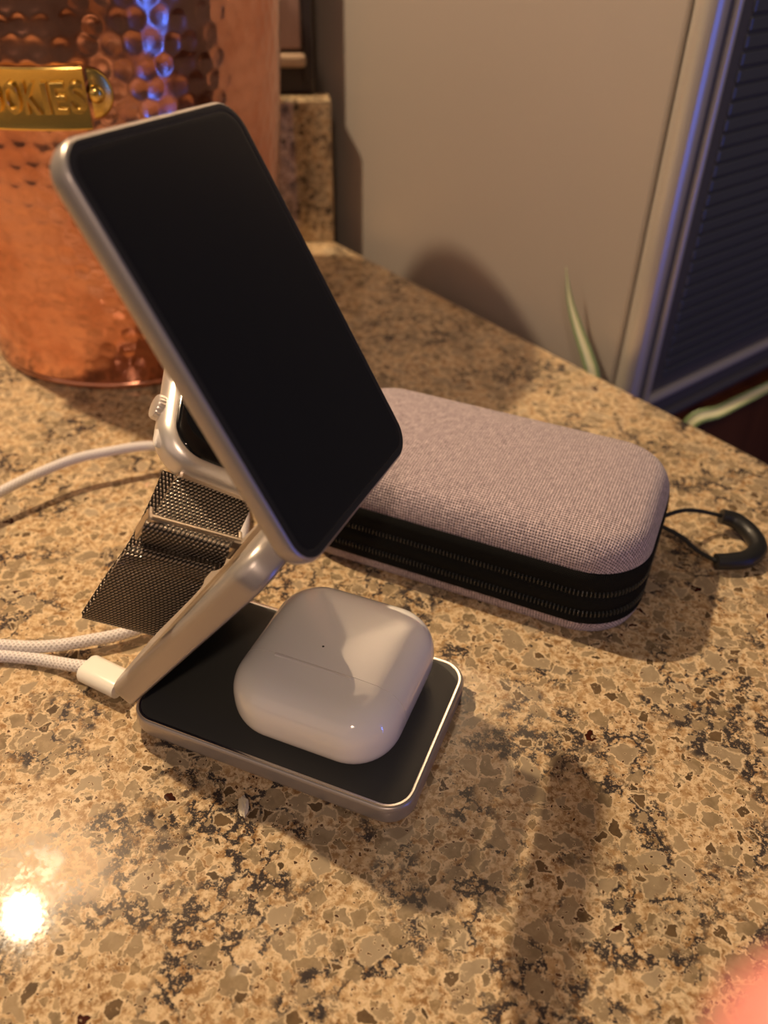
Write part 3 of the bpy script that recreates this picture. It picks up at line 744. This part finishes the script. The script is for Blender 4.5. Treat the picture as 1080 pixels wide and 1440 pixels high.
# ================================================================== SPIDER PLANT
def fw(xe, yn, z): return Q + ed*xe + en*yn + Zv*z
pc = fw(375, 150, 0)
plant = thing('potted_plant', pc - Zv*900, 'spider plant with long pale striped leaves right of the worktop', 'plant')
V, F = lathe(pc - Zv*899.5, [(75, 0), (78, 2), (98, 500), (108, 505), (108, 540), (100, 542), (97, 530)], 48); obj('pot', V, F, POT, plant, angle=40)
V, F = lathe(pc - Zv*899.5, [(95, 500), (95, 531), (60, 534)], 48); obj('soil', V, F, SOIL, plant, angle=40)
def leaf(pts, wid, m=LEAF, name='leaf'):
    P_ = bez(pts, 8); n = len(P_); V, F, UV = [], [], []; Ls = 0
    for i, p in enumerate(P_):
        t = (P_[min(i+1, n-1)]-P_[max(i-1, 0)]).normalized(); view = (Vector((0, 0, CAM_Z))-p).normalized()
        s = t.cross(Vector((-0.35, -0.75, 0.55)).normalized()).normalized(); nn = s.cross(t)
        f = i/(n-1); ww = wid*min(1, 0.45+f*1.2)*(1-f**3.2)+0.25
        for k in range(5):
            q = k/4-0.5; V.append(p + s*ww*q*2*0.5 + nn*(-abs(q)*ww*-0.35)); UV.append((k/4, f))
        for k in range(4, -1, -1):
            q = k/4-0.5; V.append(p + s*ww*q*2*0.5 + nn*(abs(q)*ww*0.35-0.5)); UV.append((k/4, f))
    for i in range(n-1):
        for k in range(10): l = (k+1) % 10; F.append((i*10+k, i*10+l, (i+1)*10+l, (i+1)*10+k))
    F.append(tuple(range(9, -1, -1))); F.append(tuple((n-1)*10+k for k in range(10)))
    return obj(name, V, F, m, plant, uvs=UV)
root = lambda dx, dy: tuple(pc + Vector((dx, dy, -366)))
leaf([root(-20, 6)] + [tuple(fw(*p)) for p in ((300, 92, -230), (266, 34, -120), (241, 9, -42), (228, 9, -9), (221, 9, 2.6), (211.5, 9, 15.2), (203.3, 9, 28.3), (197.5, 9, 44))], 8.5)
leaf([root(0, 20), (200, 392, -260), (160, 382, -110), (161, 381.5, -33), (178, 381.5, -18), (198, 381.8, -4), (225, 385, 12), (262, 390, 16)], 8.0)
leaf([root(10, -20), (240, 360, -220), (205, 345, -90), (194, 341, -42), (196, 336, -28), (210, 325, -22)], 8.0, LEAFD)
leaf([root(30, 10), (330, 420, -230), (380, 440, -200), (430, 455, -290)], 16)
leaf([root(10, 40), (335, 470, -220), (390, 520, -180), (430, 550, -260)], 16)

# ================================================================== FINGERTIP NEAR THE LENS
ft = Vector((18.3, 12.6, 170.4))
fdir = Vector((0.72, -0.42, -0.55)).normalized()
fg = thing('fingertip', ft + fdir*40, 'blurred pink fingertip reaching into the lower right corner', 'person')
fv = []; fe = []; fr_ = []
skel = [(0, 4.6), (3, 6.6), (9, 7.6), (18, 7.7), (26, 8.4), (36, 8.2), (48, 8.9), (62, 9.0)]
me = bpy.data.meshes.new('finger_skin')
V, F, UV = tube([ft + fdir*s + Vector((0, 0, -0.004*s*s)) for s, r in skel], [r for s, r in skel], 24, caps=False)
# round the tip
cap0 = len(V); tipc = ft
rings = 6; seg = 25
for j in range(1, rings):
    t = PI/2*j/rings
    for k in range(seg):
        p = V[k]; V.append(ft + (p-ft)*math.cos(t) - fdir*4.4*math.sin(t))
V.append(ft - fdir*4.4)
for j in range(rings-1):
    r0 = 0 if j == 0 else cap0 + (j-1)*seg; r1 = cap0 + j*seg
    for k in range(seg-1): F.append((r0+k+1, r0+k, r1+k, r1+k+1))
for k in range(seg-1): F.append((cap0+(rings-2)*seg+k+1, cap0+(rings-2)*seg+k, len(V)-1))
obj('finger', V, F, SKIN, fg)
# nail on the side away from the lens
up_ = Vector((-0.2, 0.5, -0.8)); up_ = (up_ - fdir*up_.dot(fdir)).normalized(); sd = fdir.cross(up_)
V, F = [], []
for i in range(7):
    for k in range(7):
        s = i/6; q = (k/6-0.5)*1.5; V.append(ft + fdir*(1.0+s*9) + (up_*math.cos(q) + sd*math.sin(q))*(6.9+0.9*min(1, s*2)))
for i in range(6):
    for k in range(6): F.append((i*7+k, i*7+k+1, (i+1)*7+k+1, (i+1)*7+k))
obj('fingernail', V, F, NAIL, fg)
